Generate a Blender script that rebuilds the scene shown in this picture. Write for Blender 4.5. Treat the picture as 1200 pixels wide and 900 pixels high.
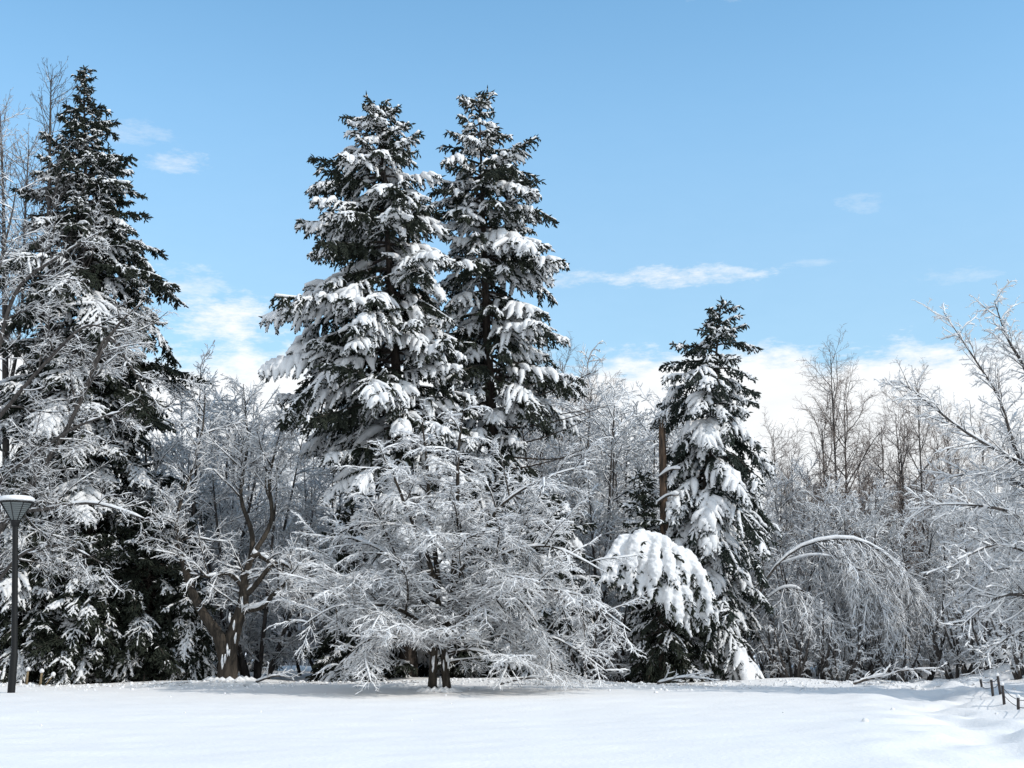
import bpy, math
import numpy as np
from math import radians, sin, cos, tan, atan2, pi

sc = bpy.context.scene
for o in list(bpy.data.objects):
    bpy.data.objects.remove(o)
C = sc.collection

# ---------------------------------------------------------------- camera
PITCH = math.atan(290 / 1500)
EYE = 1.6
cam_d = bpy.data.cameras.new('camera')
cam = bpy.data.objects.new('camera', cam_d)
C.objects.link(cam)
cam.location = (0, 0, EYE)
cam.rotation_euler = (radians(90) + PITCH, 0, 0)
cam_d.sensor_width = 36
cam_d.lens = 36 * 1500 / 1200
cam_d.clip_start = 0.1
cam_d.clip_end = 6000
sc.camera = cam

# ---------------------------------------------------------------- sky and sun
SUN_EL = radians(39)
SUN_AZ = radians(116)            # compass angle from +Y towards +X: right of and a little behind the camera
SUN_STRENGTH = 2.1
SKY_STRENGTH = 0.15
sc.view_settings.view_transform = 'Standard'
sc.view_settings.look = 'None'
sc.view_settings.gamma = 1
sc.view_settings.use_curve_mapping = False
sc.view_settings.exposure = 0.30

world = bpy.data.worlds.new("World")
sc.world = world
world.use_nodes = True
nt = world.node_tree
for n in list(nt.nodes):
    nt.nodes.remove(n)


def mth(op, a, b=None, c=None, clamp=False):
    n = nt.nodes.new('ShaderNodeMath')
    n.operation = op
    n.use_clamp = clamp
    for i, v in enumerate((a, b, c)):
        if v is None:
            continue
        if isinstance(v, (int, float)):
            n.inputs[i].default_value = v
        else:
            nt.links.new(v, n.inputs[i])
    return n.outputs[0]


def smooth(v, lo, hi, to0=0.0, to1=1.0):
    n = nt.nodes.new('ShaderNodeMapRange')
    n.interpolation_type = 'SMOOTHSTEP'
    nt.links.new(v, n.inputs['Value'])
    n.inputs['From Min'].default_value = lo
    n.inputs['From Max'].default_value = hi
    n.inputs['To Min'].default_value = to0
    n.inputs['To Max'].default_value = to1
    return n.outputs['Result']


sky = nt.nodes.new('ShaderNodeTexSky')
sky.sky_type = 'NISHITA'
sky.sun_disc = False
sky.sun_elevation = SUN_EL
sky.sun_rotation = SUN_AZ
sky.altitude = 0
sky.air_density = 1.0
sky.dust_density = 0.6
sky.ozone_density = 2.0
tc = nt.nodes.new('ShaderNodeTexCoord')
sep = nt.nodes.new('ShaderNodeSeparateXYZ')
nt.links.new(tc.outputs['Generated'], sep.inputs[0])
dx, dy, dz = sep.outputs
AZ = mth('MULTIPLY', mth('ARCTAN2', dx, dy), 180 / pi)
EL = mth('MULTIPLY', mth('ARCSINE', dz), 180 / pi)


def noise(scale, detail, stretch, rough=0.55, off=0.0):
    cmb = nt.nodes.new('ShaderNodeCombineXYZ')
    nt.links.new(AZ, cmb.inputs[0])
    nt.links.new(mth('MULTIPLY', EL, stretch), cmb.inputs[1])
    cmb.inputs[2].default_value = off
    n = nt.nodes.new('ShaderNodeTexNoise')
    n.inputs['Scale'].default_value = scale
    n.inputs['Detail'].default_value = detail
    n.inputs['Roughness'].default_value = rough
    nt.links.new(cmb.outputs[0], n.inputs['Vector'])
    return mth('SUBTRACT', n.outputs['Fac'], 0.5)


n_big = noise(0.16, 6, 1.8, 0.55, 3.1)
n_fine = noise(0.55, 7, 2.6, 0.6, 8.4)
n_wisp = noise(1.5, 8, 3.2, 0.68, 1.7)
# the cloud bank low over the trees
bank_v = mth('ADD', mth('SUBTRACT', 11.9, EL), mth('ADD', mth('MULTIPLY', n_big, 4.5), mth('ADD', mth('MULTIPLY', n_fine, 3.4), mth('MULTIPLY', n_wisp, 1.6))))
dens = mth('MULTIPLY', smooth(bank_v, -0.9, 1.2), 0.95)
dens = mth('MAXIMUM', dens, smooth(EL, 12.0, 31.0, 0.13, 0.0))   # thin high veil
# single clouds: azimuth, elevation, half width, half height, softness, opacity
blobs = [(-12.5, 10.6, 5.2, 1.7, 0.97), (-13.0, 13.4, 1.7, 0.8, 0.97), (-12.6, 13.5, 2.5, 1.15, 0.98), (-14.6, 14.9, 1.9, 0.75, 0.6), (7.4, 15.6, 4.0, 0.5, 0.8), (2.6, 15.6, 1.8, 0.45, 0.6),
         (-15.4, 20.1, 1.5, 0.5, 0.55), (-17.2, 21.2, 1.6, 0.6, 0.35), (15.8, 18.4, 1.1, 0.55, 0.28),
         (11.0, 27.9, 2.2, 0.6, 0.6), (19.5, 14.9, 2.5, 0.4, 0.3), (14.0, 15.9, 1.6, 0.2, 0.3)]
for i, (a, e, sa, se, op) in enumerate(blobs):
    qa = mth('DIVIDE', mth('SUBTRACT', AZ, a), sa)
    qe = mth('DIVIDE', mth('SUBTRACT', EL, e), se)
    q = mth('ADD', mth('MULTIPLY', qa, qa), mth('MULTIPLY', qe, qe))
    v = mth('SUBTRACT', mth('ADD', mth('MULTIPLY', n_fine, 4.2), mth('MULTIPLY', n_wisp, 3.2)), q)
    m = mth('MULTIPLY', smooth(v, -2.0, 1.3), op)
    dens = mth('MAXIMUM', dens, m)
dens = mth('MULTIPLY', dens, smooth(EL, -1.0, 1.0), clamp=True)
# unseen broken cloud added over the sky behind the camera for neutral fill light
nv = nt.nodes.new('ShaderNodeTexNoise')
nv.inputs['Scale'].default_value = 2.6
nv.inputs['Detail'].default_value = 6
nt.links.new(tc.outputs['Generated'], nv.inputs['Vector'])
back = mth('MULTIPLY', smooth(nv.outputs['Fac'], 0.40, 0.56), mth('MULTIPLY', smooth(dy, -0.25, 0.35, 1.0, 0.0), smooth(dz, 0.0, 0.1)))
dens = mth('MAXIMUM', dens, mth('MULTIPLY', back, 0.9))
shade = smooth(n_fine, -0.35, 0.35, 0.90, 1.0)
cl = nt.nodes.new('ShaderNodeMix')
cl.data_type = 'RGBA'
cl.blend_type = 'MULTIPLY'
cl.inputs['Factor'].default_value = 1.0
CLOUD = (5.9, 5.95, 6.0, 1)
cl.inputs['A'].default_value = CLOUD
cs = nt.nodes.new('ShaderNodeCombineColor')
for k in range(3):
    nt.links.new(shade, cs.inputs[k])
nt.links.new(cs.outputs[0], cl.inputs['B'])
tint = nt.nodes.new('ShaderNodeMix')
tint.data_type = 'RGBA'
tint.blend_type = 'MULTIPLY'
tint.inputs['Factor'].default_value = 1.0
nt.links.new(sky.outputs[0], tint.inputs['A'])
SKY_TINT = (1.0, 1.36, 1.33, 1)
tint.inputs['B'].default_value = SKY_TINT
mx = nt.nodes.new('ShaderNodeMix')
mx.data_type = 'RGBA'
nt.links.new(dens, mx.inputs['Factor'])
low = nt.nodes.new('ShaderNodeMix')       # the low sky is less glaring than the model's
low.data_type = 'RGBA'
low.blend_type = 'MULTIPLY'
low.inputs['Factor'].default_value = 1.0
nt.links.new(tint.outputs['Result'], low.inputs['A'])
lc = nt.nodes.new('ShaderNodeCombineColor')
nt.links.new(smooth(EL, 9, 24, 0.86, 1.0), lc.inputs[0])
nt.links.new(smooth(EL, 9, 24, 0.80, 1.0), lc.inputs[1])
nt.links.new(smooth(EL, 9, 24, 0.80, 1.0), lc.inputs[2])
nt.links.new(lc.outputs[0], low.inputs['B'])
nt.links.new(low.outputs['Result'], mx.inputs['A'])
nt.links.new(cl.outputs['Result'], mx.inputs['B'])
bg = nt.nodes.new('ShaderNodeBackground')
bg.inputs['Strength'].default_value = SKY_STRENGTH
nt.links.new(mx.outputs['Result'], bg.inputs['Color'])
wo = nt.nodes.new('ShaderNodeOutputWorld')
nt.links.new(bg.outputs[0], wo.inputs['Surface'])

sun_d = bpy.data.lights.new('sun', 'SUN')
sun_d.energy = SUN_STRENGTH
sun_d.angle = radians(0.5)
sun_d.color = (1.0, 0.965, 0.915)
sun = bpy.data.objects.new('sun', sun_d)
C.objects.link(sun)
sdir = np.array([sin(SUN_AZ) * cos(SUN_EL), cos(SUN_AZ) * cos(SUN_EL), sin(SUN_EL)])
from mathutils import Vector
sun.rotation_euler = Vector(sdir).to_track_quat('Z', 'Y').to_euler()
sc.cycles.max_bounces = 6
sc.cycles.diffuse_bounces = 4
sc.cycles.transparent_max_bounces = 4

# ---------------------------------------------------------------- pixel (1200 x 900) to world
CP, SP = cos(PITCH), sin(PITCH)


def W(px, py, Y):
    x = (px - 600) / 1500
    u = (450 - py) / 1500
    t = Y / (CP - u * SP)
    return np.array([x * t, Y, EYE + t * (SP + u * CP)])


def G(px, py):
    x = (px - 600) / 1500
    u = (450 - py) / 1500
    t = -EYE / (SP + u * CP)
    return np.array([x * t, t * (CP - u * SP), 0.0])


# ---------------------------------------------------------------- materials
def mat(name, col, rough=0.8, var=0.0, scale=6.0, col2=None, bump=0.0, bscale=20.0, spec=0.3, metal=0.0, stretch=None):
    m = bpy.data.materials.new(name)
    m.use_nodes = True
    t = m.node_tree
    b = t.nodes['Principled BSDF']
    b.inputs['Base Color'].default_value = (*col, 1)
    b.inputs['Roughness'].default_value = rough
    b.inputs['Specular IOR Level'].default_value = spec
    b.inputs['Metallic'].default_value = metal
    geo = t.nodes.new('ShaderNodeTexCoord')
    mp = t.nodes.new('ShaderNodeMapping')
    t.links.new(geo.outputs['Object'], mp.inputs[0])
    if stretch:
        mp.inputs['Scale'].default_value = stretch
    if col2 is not None:
        n = t.nodes.new('ShaderNodeTexNoise')
        n.inputs['Scale'].default_value = scale
        n.inputs['Detail'].default_value = 5
        t.links.new(mp.outputs[0], n.inputs['Vector'])
        r = t.nodes.new('ShaderNodeValToRGB')
        r.color_ramp.elements[0].position = 0.35
        r.color_ramp.elements[1].position = 0.65
        r.color_ramp.elements[0].color = (*col, 1)
        r.color_ramp.elements[1].color = (*col2, 1)
        t.links.new(n.outputs['Fac'], r.inputs[0])
        t.links.new(r.outputs[0], b.inputs['Base Color'])
    if bump:
        n = t.nodes.new('ShaderNodeTexNoise')
        n.inputs['Scale'].default_value = bscale
        n.inputs['Detail'].default_value = 6
        t.links.new(mp.outputs[0], n.inputs['Vector'])
        bp = t.nodes.new('ShaderNodeBump')
        bp.inputs['Strength'].default_value = bump
        bp.inputs['Distance'].default_value = 0.05
        t.links.new(n.outputs['Fac'], bp.inputs['Height'])
        t.links.new(bp.outputs[0], b.inputs['Normal'])
    return m


M = {}
M['snow_tree'] = mat('snow_on_trees', (0.74, 0.74, 0.742), 0.7, col2=(0.82, 0.82, 0.82), scale=3, bump=0.5, bscale=9, spec=0.2)
M['snow_ground'] = mat('snow_ground', (0.85, 0.825, 0.80), 0.65, col2=(0.875, 0.853, 0.828), scale=0.7, bump=0.35, bscale=12, spec=0.25)
M['bark'] = mat('bark_grey_brown', (0.04, 0.035, 0.032), 0.9, col2=(0.10, 0.088, 0.08), scale=14, bump=1.0, bscale=30, stretch=(1, 1, 0.25))
M['bark_brown'] = mat('bark_brown', (0.022, 0.018, 0.014), 0.9, col2=(0.062, 0.05, 0.038), scale=12, bump=1.0, bscale=24, stretch=(1, 1, 0.2))
M['bark_dark'] = mat('bark_dark', (0.025, 0.02, 0.017), 0.9, col2=(0.07, 0.055, 0.045), scale=12, bump=1.0, bscale=24, stretch=(1, 1, 0.2))
M['bark_torn'] = mat('bark_torn_orange', (0.025, 0.02, 0.016), 0.85, col2=(0.15, 0.098, 0.065), scale=16, bump=1.0, bscale=20, stretch=(1, 1, 0.12))
M['twig'] = mat('twig_grey', (0.06, 0.055, 0.053), 0.85, col2=(0.12, 0.11, 0.107), scale=5)
M['twig_red'] = mat('twig_reddish', (0.16, 0.125, 0.105), 0.85, col2=(0.27, 0.21, 0.18), scale=4)
M['needle'] = mat('needles_dark', (0.012, 0.016, 0.011), 0.8, col2=(0.03, 0.037, 0.024), scale=4, spec=0.25)
M['needle2'] = mat('needles_blue', (0.012, 0.018, 0.014), 0.8, col2=(0.032, 0.042, 0.033), scale=4, spec=0.25)
M['black_metal'] = mat('black_metal', (0.008, 0.0085, 0.009), 0.6, spec=0.25)
M['glass'] = mat('lamp_panel', (0.16, 0.18, 0.18), 0.25, spec=0.5)
M['post'] = mat('post_wood', (0.035, 0.03, 0.03), 0.9, col2=(0.07, 0.06, 0.055), scale=15, bump=0.5)
M['stake'] = mat('stake_wood', (0.16, 0.12, 0.07), 0.9, col2=(0.26, 0.2, 0.12), scale=15, bump=0.5)
M['shed'] = mat('shed_boards', (0.22, 0.24, 0.27), 0.8, col2=(0.30, 0.32, 0.35), scale=3)
M['shed_dark'] = mat('shed_gap', (0.06, 0.065, 0.075), 0.8)


# ---------------------------------------------------------------- mesh building
class Acc:
    def __init__(self):
        self.v = []
        self.f = []
        self.n = 0

    def add(self, v, f):
        if len(v) == 0:
            return
        self.v.append(np.asarray(v, dtype=np.float32).reshape(-1, 3))
        self.f.append(np.asarray(f, dtype=np.int32).reshape(-1, 4) + self.n)
        self.n += len(self.v[-1])

    def build(self, name, m, parent=None, origin=(0, 0, 0), smooth=True):
        me = bpy.data.meshes.new(name)
        v = np.concatenate(self.v) - np.asarray(origin, dtype=np.float32)
        f = np.concatenate(self.f)
        me.vertices.add(len(v))
        me.vertices.foreach_set('co', v.ravel())
        me.loops.add(f.size)
        me.loops.foreach_set('vertex_index', f.ravel())
        me.polygons.add(len(f))
        me.polygons.foreach_set('loop_start', np.arange(0, f.size, 4, dtype=np.int32))
        me.polygons.foreach_set('use_smooth', np.full(len(f), smooth))
        me.update(calc_edges=True)
        me.materials.append(m)
        o = bpy.data.objects.new(name, me)
        C.objects.link(o)
        if parent is not None:
            o.parent = parent
        else:
            o.location = origin
        return o


def nrm(a):
    return a / np.maximum(np.linalg.norm(a, axis=-1, keepdims=True), 1e-9)


def tubes(acc, P, R, k=4, flat=1.0, rot=0.0, caps=False):
    """sweeps N curves: P (N,S,3), R (N,S)"""
    P = np.asarray(P, float)
    R = np.asarray(R, float)
    if P.ndim == 2:
        P = P[None]
        R = R[None]
    N, S, _ = P.shape
    if N == 0:
        return
    T = np.empty_like(P)
    T[:, 1:-1] = P[:, 2:] - P[:, :-2]
    T[:, 0] = P[:, 1] - P[:, 0]
    T[:, -1] = P[:, -1] - P[:, -2]
    T = nrm(T)
    mean = nrm(P[:, -1] - P[:, 0] + 1e-6)
    ref = np.where(np.abs(mean[:, 2:3]) > 0.9, np.array([[0.0, 1.0, 0.0]]), np.array([[0.0, 0.0, 1.0]]))[:, None, :]
    U = nrm(np.cross(T, np.broadcast_to(ref, T.shape)))
    V = np.cross(U, T)
    if caps:
        P = np.concatenate([P[:, :1], P, P[:, -1:]], 1)
        U = np.concatenate([U[:, :1], U, U[:, -1:]], 1)
        V = np.concatenate([V[:, :1], V, V[:, -1:]], 1)
        z = np.full((N, 1), 1e-4)
        R = np.concatenate([z, R, z], 1)
        S += 2
    a = np.arange(k) * 2 * pi / k + rot
    ring = U[:, :, None, :] * np.cos(a)[None, None, :, None] + flat * V[:, :, None, :] * np.sin(a)[None, None, :, None]
    verts = P[:, :, None, :] + ring * R[:, :, None, None]
    base = (np.arange(N) * S * k)[:, None, None]
    s = (np.arange(S - 1) * k)[None, :, None]
    j = np.arange(k)[None, None, :]
    j2 = (np.arange(k) + 1)[None, None, :] % k
    q = np.stack([base + s + j, base + s + j2, base + s + k + j2, base + s + k + j], -1)
    acc.add(verts, q)


def grow(st, d, L, S, g, wig, rng, gpow=1.0, up_end=0.0):
    """curves from start st (N,3) along d (N,3) with length L (N); g = vertical pull over the whole length"""
    N = len(st)
    P = np.empty((N, S + 1, 3))
    P[:, 0] = st
    d = nrm(d)
    g = np.broadcast_to(np.asarray(g, float), (N,))
    w = rng.normal(0, 1, (N, 3))
    for s in range(S):
        f = (s + 0.5) / S
        w = 0.5 * w + 0.87 * rng.normal(0, 1, (N, 3))
        pull = g * (gpow * f ** (gpow - 1) if gpow != 1 else 1.0) / S + (up_end / S if f > 0.6 else 0.0)
        d = nrm(d + wig * w / math.sqrt(S) + np.array([[0, 0, 1.0]]) * pull[:, None])
        P[:, s + 1] = P[:, s] + d * (L / S)[:, None]
    return P


def taper(r0, r1, S, p=1.0):
    f = (np.arange(S + 1) / S) ** p
    return r0[:, None] * (1 - f) + r1[:, None] * f if hasattr(r1, '__len__') else r0[:, None] * (1 - f) + r1 * f


def spawn(P, R, counts, t0, t1, ang, flat, rng, angj=0.15):
    """child starts on parent curves; flat = 1 puts them in the horizontal plane beside the parent"""
    N, S1, _ = P.shape
    counts = np.broadcast_to(counts, (N,)).astype(int)
    idx = np.repeat(np.arange(N), counts)
    Mn = len(idx)
    first = np.cumsum(counts) - counts
    k = np.arange(Mn) - first[idx]
    t = t0 + (t1 - t0) * (k + rng.uniform(0.0, 1.0, Mn)) / np.maximum(counts[idx], 1)
    x = np.clip(t, 0, 0.9999) * (S1 - 1)
    i = x.astype(int)
    f = (x - i)[:, None]
    p = P[idx, i] * (1 - f) + P[idx, i + 1] * f
    r = R[idx, i] * (1 - f[:, 0]) + R[idx, i + 1] * f[:, 0]
    T = nrm(P[idx, i + 1] - P[idx, i])
    ref = np.where(np.abs(T[:, 2:3]) > 0.92, rng.normal(0, 1, (Mn, 3)) * [1, 1, 0.01], np.array([[0, 0, 1.0]]))
    U = nrm(np.cross(T, ref))
    V = np.cross(U, T)
    side = np.where((k + rng.integers(0, 2, N)[idx]) % 2 == 0, 0.0, pi)
    phi = side + rng.uniform(-1, 1, Mn) * pi * (1 - flat)
    a = ang + rng.normal(0, angj, Mn)
    d = T * np.cos(a)[:, None] + (U * np.cos(phi)[:, None] + V * np.sin(phi)[:, None]) * np.sin(a)[:, None]
    return idx, t, p, d, r


def snow_on(acc, P, R, th, rng, k=4, patch=0.15, flat=0.8, vmin=0.12, lump=0.35, lift=0.45):
    """snow lying along curves: thicker where they run level"""
    N, S1, _ = P.shape
    if N == 0:
        return
    T = np.empty_like(P)
    T[:, 1:-1] = P[:, 2:] - P[:, :-2]
    T[:, 0] = P[:, 1] - P[:, 0]
    T[:, -1] = P[:, -1] - P[:, -2]
    T = nrm(T)
    h = np.sqrt(np.maximum(0, 1 - T[..., 2] ** 2))
    th = np.asarray(th, float)
    if th.ndim == 1:
        th = th[:, None]
    s = th * (vmin + (1 - vmin) * h ** 1.5) * (1 + lump * rng.uniform(-1, 1, (N, S1)))
    s = s * (rng.uniform(0, 1, (N, S1)) > patch)
    s = np.maximum(s, 0.0015)
    s[:, 0] *= 0.6
    s[:, -1] *= 0.45
    Q = P.copy()
    Q[..., 2] += R * 0.8 + s * lift
    tubes(acc, Q, s, k, flat, rot=pi / k)


def tag(o, label=None, cat=None, group=None, kind=None):
    if label: o['label'] = label
    if cat: o['category'] = cat
    if group: o['group'] = group
    if kind: o['kind'] = kind
    return o


def thing(name, label, cat, loc, group=None):
    o = bpy.data.objects.new(name, None)
    o.empty_display_size = 0.3
    C.objects.link(o)
    o.location = tuple(float(c) for c in loc)
    return tag(o, label, cat, group)


def copy_tree(root, loc, rz, s, label=None, group=None):
    r = root.copy()
    C.objects.link(r)
    r.location = loc
    r.rotation_euler = (0, 0, rz)
    r.scale = (s, s, s)
    if label: r['label'] = label
    if group: r['group'] = group
    for ch in list(root.children):
        c = ch.copy()
        C.objects.link(c)
        c.parent = r
    return r


def resample(pts, rad, S):
    pts = np.asarray(pts, float)
    rad = np.asarray(rad, float)
    n = len(pts)
    # Catmull-Rom
    out, ro = [], []
    for s in range(S + 1):
        x = s / S * (n - 1)
        i = min(int(x), n - 2)
        f = x - i
        p0, p1, p2, p3 = pts[max(i - 1, 0)], pts[i], pts[i + 1], pts[min(i + 2, n - 1)]
        out.append(0.5 * ((2 * p1) + (-p0 + p2) * f + (2 * p0 - 5 * p1 + 4 * p2 - p3) * f * f + (-p0 + 3 * p1 - 3 * p2 + p3) * f ** 3))
        ro.append(rad[i] * (1 - f) + rad[i + 1] * f)
    return np.array(out), np.array(ro)


# ---------------------------------------------------------------- conifers
def conifer(name, label, cat, base, trunk_pts, prof, nb, seed, snow_p=0.75, snow_r=0.10, droop=0.5, shoots=8.0,
            fin=9.5, needle='needle', trunk_r=0.28, elev=(40, 8, -12), group=None, bare=(), extra=None, snow_top=0.6,
            shoot_len=0.2, ring_gap=0.0, wig=0.16, fdroop=0.55, finger_snow=0.72, upow=1.05, widen=1.0, jag=0.0):
    """prof: rows of (height, reach left, reach right) in metres from the top down"""
    rng = np.random.default_rng(seed)
    root = thing(name, label, cat, base, group)
    org = np.asarray(base, float)
    tp = np.asarray(trunk_pts, float)
    H = tp[-1, 2]
    z0 = tp[0, 2]
    nseg = 24
    zz = np.linspace(z0, H, nseg + 1)
    TP = np.stack([np.interp(zz, tp[:, 2], tp[:, 0]), np.interp(zz, tp[:, 2], tp[:, 1]), zz], -1)
    TR = np.maximum(trunk_r * (1 - (zz - z0) / (H - z0)) ** 0.85, 0.012)
    a = Acc()
    tubes(a, TP, TR, 10)
    # branches
    prof = np.asarray(sorted(prof), float)
    prof[:, 1:] *= widen
    zlo, zhi = prof[0, 0], prof[-1, 0]
    u = (np.arange(nb) + rng.uniform(0, 1, nb)) / nb
    hz = zhi - (zhi - zlo) * u ** upow
    if ring_gap:
        hz = np.round(hz / ring_gap) * ring_gap + rng.normal(0, ring_gap * 0.13, nb)
    hz = np.clip(hz, zlo, zhi - 0.05)
    az = np.arange(nb) * 2.39996 + rng.normal(0, 0.35, nb)
    c = np.cos(az)
    l_, r_ = np.interp(hz, prof[:, 0], prof[:, 1]), np.interp(hz, prof[:, 0], prof[:, 2])
    wgt = 0.5 * (1 + np.sign(c) * np.abs(c) ** 0.6)
    reach = (l_ * (1 - wgt) + r_ * wgt) * rng.choice([1.0, 0.92, 1.05, 0.75, 0.6], nb, p=[0.3, 0.25, 0.15, 0.2, 0.1]) * rng.uniform(0.9, 1.06, nb)
    reach *= 1 + jag * np.sin(hz * 2.6 + 1.3 * np.cos(az)) * np.sin(hz * 0.9 + az)
    frac = (H - hz) / (H - zlo)
    el = np.radians(np.interp(frac, [0, 0.08, 0.45, 1], [elev[0] + 20, elev[0], elev[1], elev[2]]) + rng.normal(0, 7, nb))
    st = np.stack([np.interp(hz, tp[:, 2], tp[:, 0]), np.interp(hz, tp[:, 2], tp[:, 1]), hz], -1)
    d = np.stack([np.cos(az) * np.cos(el), np.sin(az) * np.cos(el), np.sin(el)], -1)
    L = reach * 1.08 / np.maximum(np.cos(el), 0.6)
    g = -droop * (0.35 + 0.65 * np.minimum(1, frac * 2.5)) * rng.uniform(0.7, 1.3, nb)
    Sb = 8
    P = grow(st, d, L, Sb, g, wig, rng, up_end=0.25 * droop)
    R = taper(np.clip(0.016 * L + 0.012, 0.012, 0.06), 0.008, Sb)
    load = np.clip(rng.normal(snow_p, 0.28, nb), 0, 1.15) * np.interp(frac, [0, 0.15, 0.3, 1], [snow_top, 0.8, 1, 1])
    if extra is not None:
        Pe, Re, le = extra(rng, Sb)
        P = np.concatenate([P, Pe]); R = np.concatenate([R, Re]); load = np.concatenate([load, le])
        L = np.concatenate([L, np.linalg.norm(np.diff(Pe, axis=1), axis=-1).sum(1)])
    tubes(a, P, R, 5)
    # bare dead limbs
    for (z, azd, ln) in bare:
        p0 = np.array([[np.interp(z, tp[:, 2], tp[:, 0]), np.interp(z, tp[:, 2], tp[:, 1]), z]])
        b_ = grow(p0, np.array([[cos(azd), sin(azd), -0.15]]), np.array([ln]), 8, 0.45, 0.12, rng)
        tubes(a, b_, taper(np.array([0.04]), 0.010, 8), 5)
    a.build('trunk', M['bark_dark'], root, org)
    # fingers fan out to both sides of each branch
    cnt = np.maximum(2, (L * fin).astype(int))
    ix, t, p, dd, r = spawn(P, R, cnt, 0.18, 0.99, 0.85, 0.88, rng, 0.2)
    fl = np.clip(L[ix] * 0.42 * (1.12 - t) ** 0.75, 0.12, 1.15) * rng.uniform(0.65, 1.2, len(ix))
    Sf = 4
    F = grow(p, dd, fl, Sf, -fdroop * rng.uniform(0.5, 1.6, len(ix)), 0.14, rng)
    FR = taper(np.full(len(ix), 0.02), 0.006, Sf)
    fo = Acc()
    tubes(fo, F, FR, 3)
    # shoots (twigs thick with needles)
    c2 = np.maximum(2, (fl * shoots * 2.4).astype(int))
    jx, t2, p2, d2, _ = spawn(F, FR, c2, 0.05, 1.0, 0.75, 0.72, rng, 0.25)
    sl = shoot_len * rng.uniform(0.55, 1.3, len(jx)) * (1.15 - 0.5 * t2)
    Q = grow(p2, d2, sl, 2, -0.45, 0.2, rng)
    QR = np.stack([np.full(len(jx), 0.016), rng.uniform(0.024, 0.042, len(jx)), np.full(len(jx), 0.003)], -1)
    tubes(fo, Q, QR, 3, rot=0.5)
    # shoots straight on the outer limb
    kx, t3, p3, d3, _ = spawn(P, R, np.maximum(3, (L * shoots * 1.6).astype(int)), 0.35, 1.0, 0.6, 0.3, rng, 0.3)
    Q3 = grow(p3, d3, shoot_len * rng.uniform(0.6, 1.3, len(kx)), 2, -0.2, 0.2, rng)
    tubes(fo, Q3, np.stack([np.full(len(kx), 0.016), np.full(len(kx), 0.03), np.full(len(kx), 0.003)], -1), 3)
    # shoots round the leader
    nl = 60
    zl = rng.uniform(zhi - 0.9, H, nl)
    al = rng.uniform(0, 2 * pi, nl)
    pl = np.stack([np.interp(zl, tp[:, 2], tp[:, 0]), np.interp(zl, tp[:, 2], tp[:, 1]), zl], -1)
    Ql = grow(pl, np.stack([np.cos(al), np.sin(al), np.full(nl, 0.6)], -1), rng.uniform(0.1, 0.25, nl), 2, 0.2, 0.1, rng)
    tubes(fo, Ql, np.tile([0.016, 0.028, 0.003], (nl, 1)), 3)
    fo.build('crown', M[needle], root, org)
    # snow
    sn = Acc()
    # blotchy cover: some stretches of a branch carry deep snow, others none
    ph = rng.uniform(0, 6.28, len(L))
    cover = load[ix] + 0.42 * np.sin(ph[ix] + t * rng.uniform(4, 9, len(L))[ix]) + rng.normal(0, 0.12, len(ix))
    on = cover > 0.42
    amt = np.clip((cover[on] - 0.2) * 1.2, 0.3, 1.25)
    Fi = F[on]
    rad = snow_r * finger_snow * amt * np.clip(fl[on] * 2.2, 0.45, 1.1)
    prof_s = np.array([0.8, 1.1, 1.1, 0.85, 0.35])
    lump = 1 + 0.32 * rng.uniform(-1, 1, (len(rad), 5))
    rr = rad[:, None] * prof_s * lump
    Qs = Fi.copy()
    Qs[..., 2] += 0.02 + rr * 0.42
    Qs += rng.normal(0, 0.014, Qs.shape)
    tubes(sn, Qs, rr, 6, flat=0.8, caps=True)
    # snow along the limb itself
    lm = load > 0.3
    Pl = P[lm][:, 1:]
    rl = snow_r * 0.75 * np.clip(load[lm], 0.3, 1)[:, None] * (1 + 0.45 * rng.uniform(-1, 1, (lm.sum(), Sb))) * np.linspace(0.5, 1.1, Sb)
    rl *= np.clip(L[lm] * 1.1, 0.35, 1)[:, None]
    Pl = Pl.copy()
    Pl[..., 2] += rl * 0.5 + 0.01
    tubes(sn, Pl, rl, 6, flat=0.8, caps=True)
    # ribs of snow on the shoots, their dark tips left free
    am = np.zeros(len(ix))
    am[on] = amt
    cr = on[jx] & (rng.uniform(0, 1, len(jx)) < 0.85)
    Qc = Q[cr].copy()
    Qc[:, 2] = Qc[:, 1] * 0.35 + Qc[:, 2] * 0.65
    rc = snow_r * np.array([0.42, 0.42, 0.14]) * rng.uniform(0.5, 1.25, (cr.sum(), 1)) * np.clip(am[jx][cr], 0.5, 1.1)[:, None]
    Qc[..., 2] += 0.018 + rc * 0.4
    tubes(sn, Qc, rc, 5, flat=0.85, caps=True)
    few = (~on[jx]) & (rng.uniform(0, 1, len(jx)) < 0.12 * np.clip(load[ix][jx], 0, 1))
    Qc = Q[few].copy()
    rc = snow_r * np.array([0.2, 0.26, 0.05]) * rng.uniform(0.6, 1.3, (few.sum(), 1))
    Qc[..., 2] += 0.02 + rc * 0.4
    tubes(sn, Qc, rc, 4, flat=0.8, caps=False)
    sn.build('snow_cover', M['snow_tree'], root, org)
    return root


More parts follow.
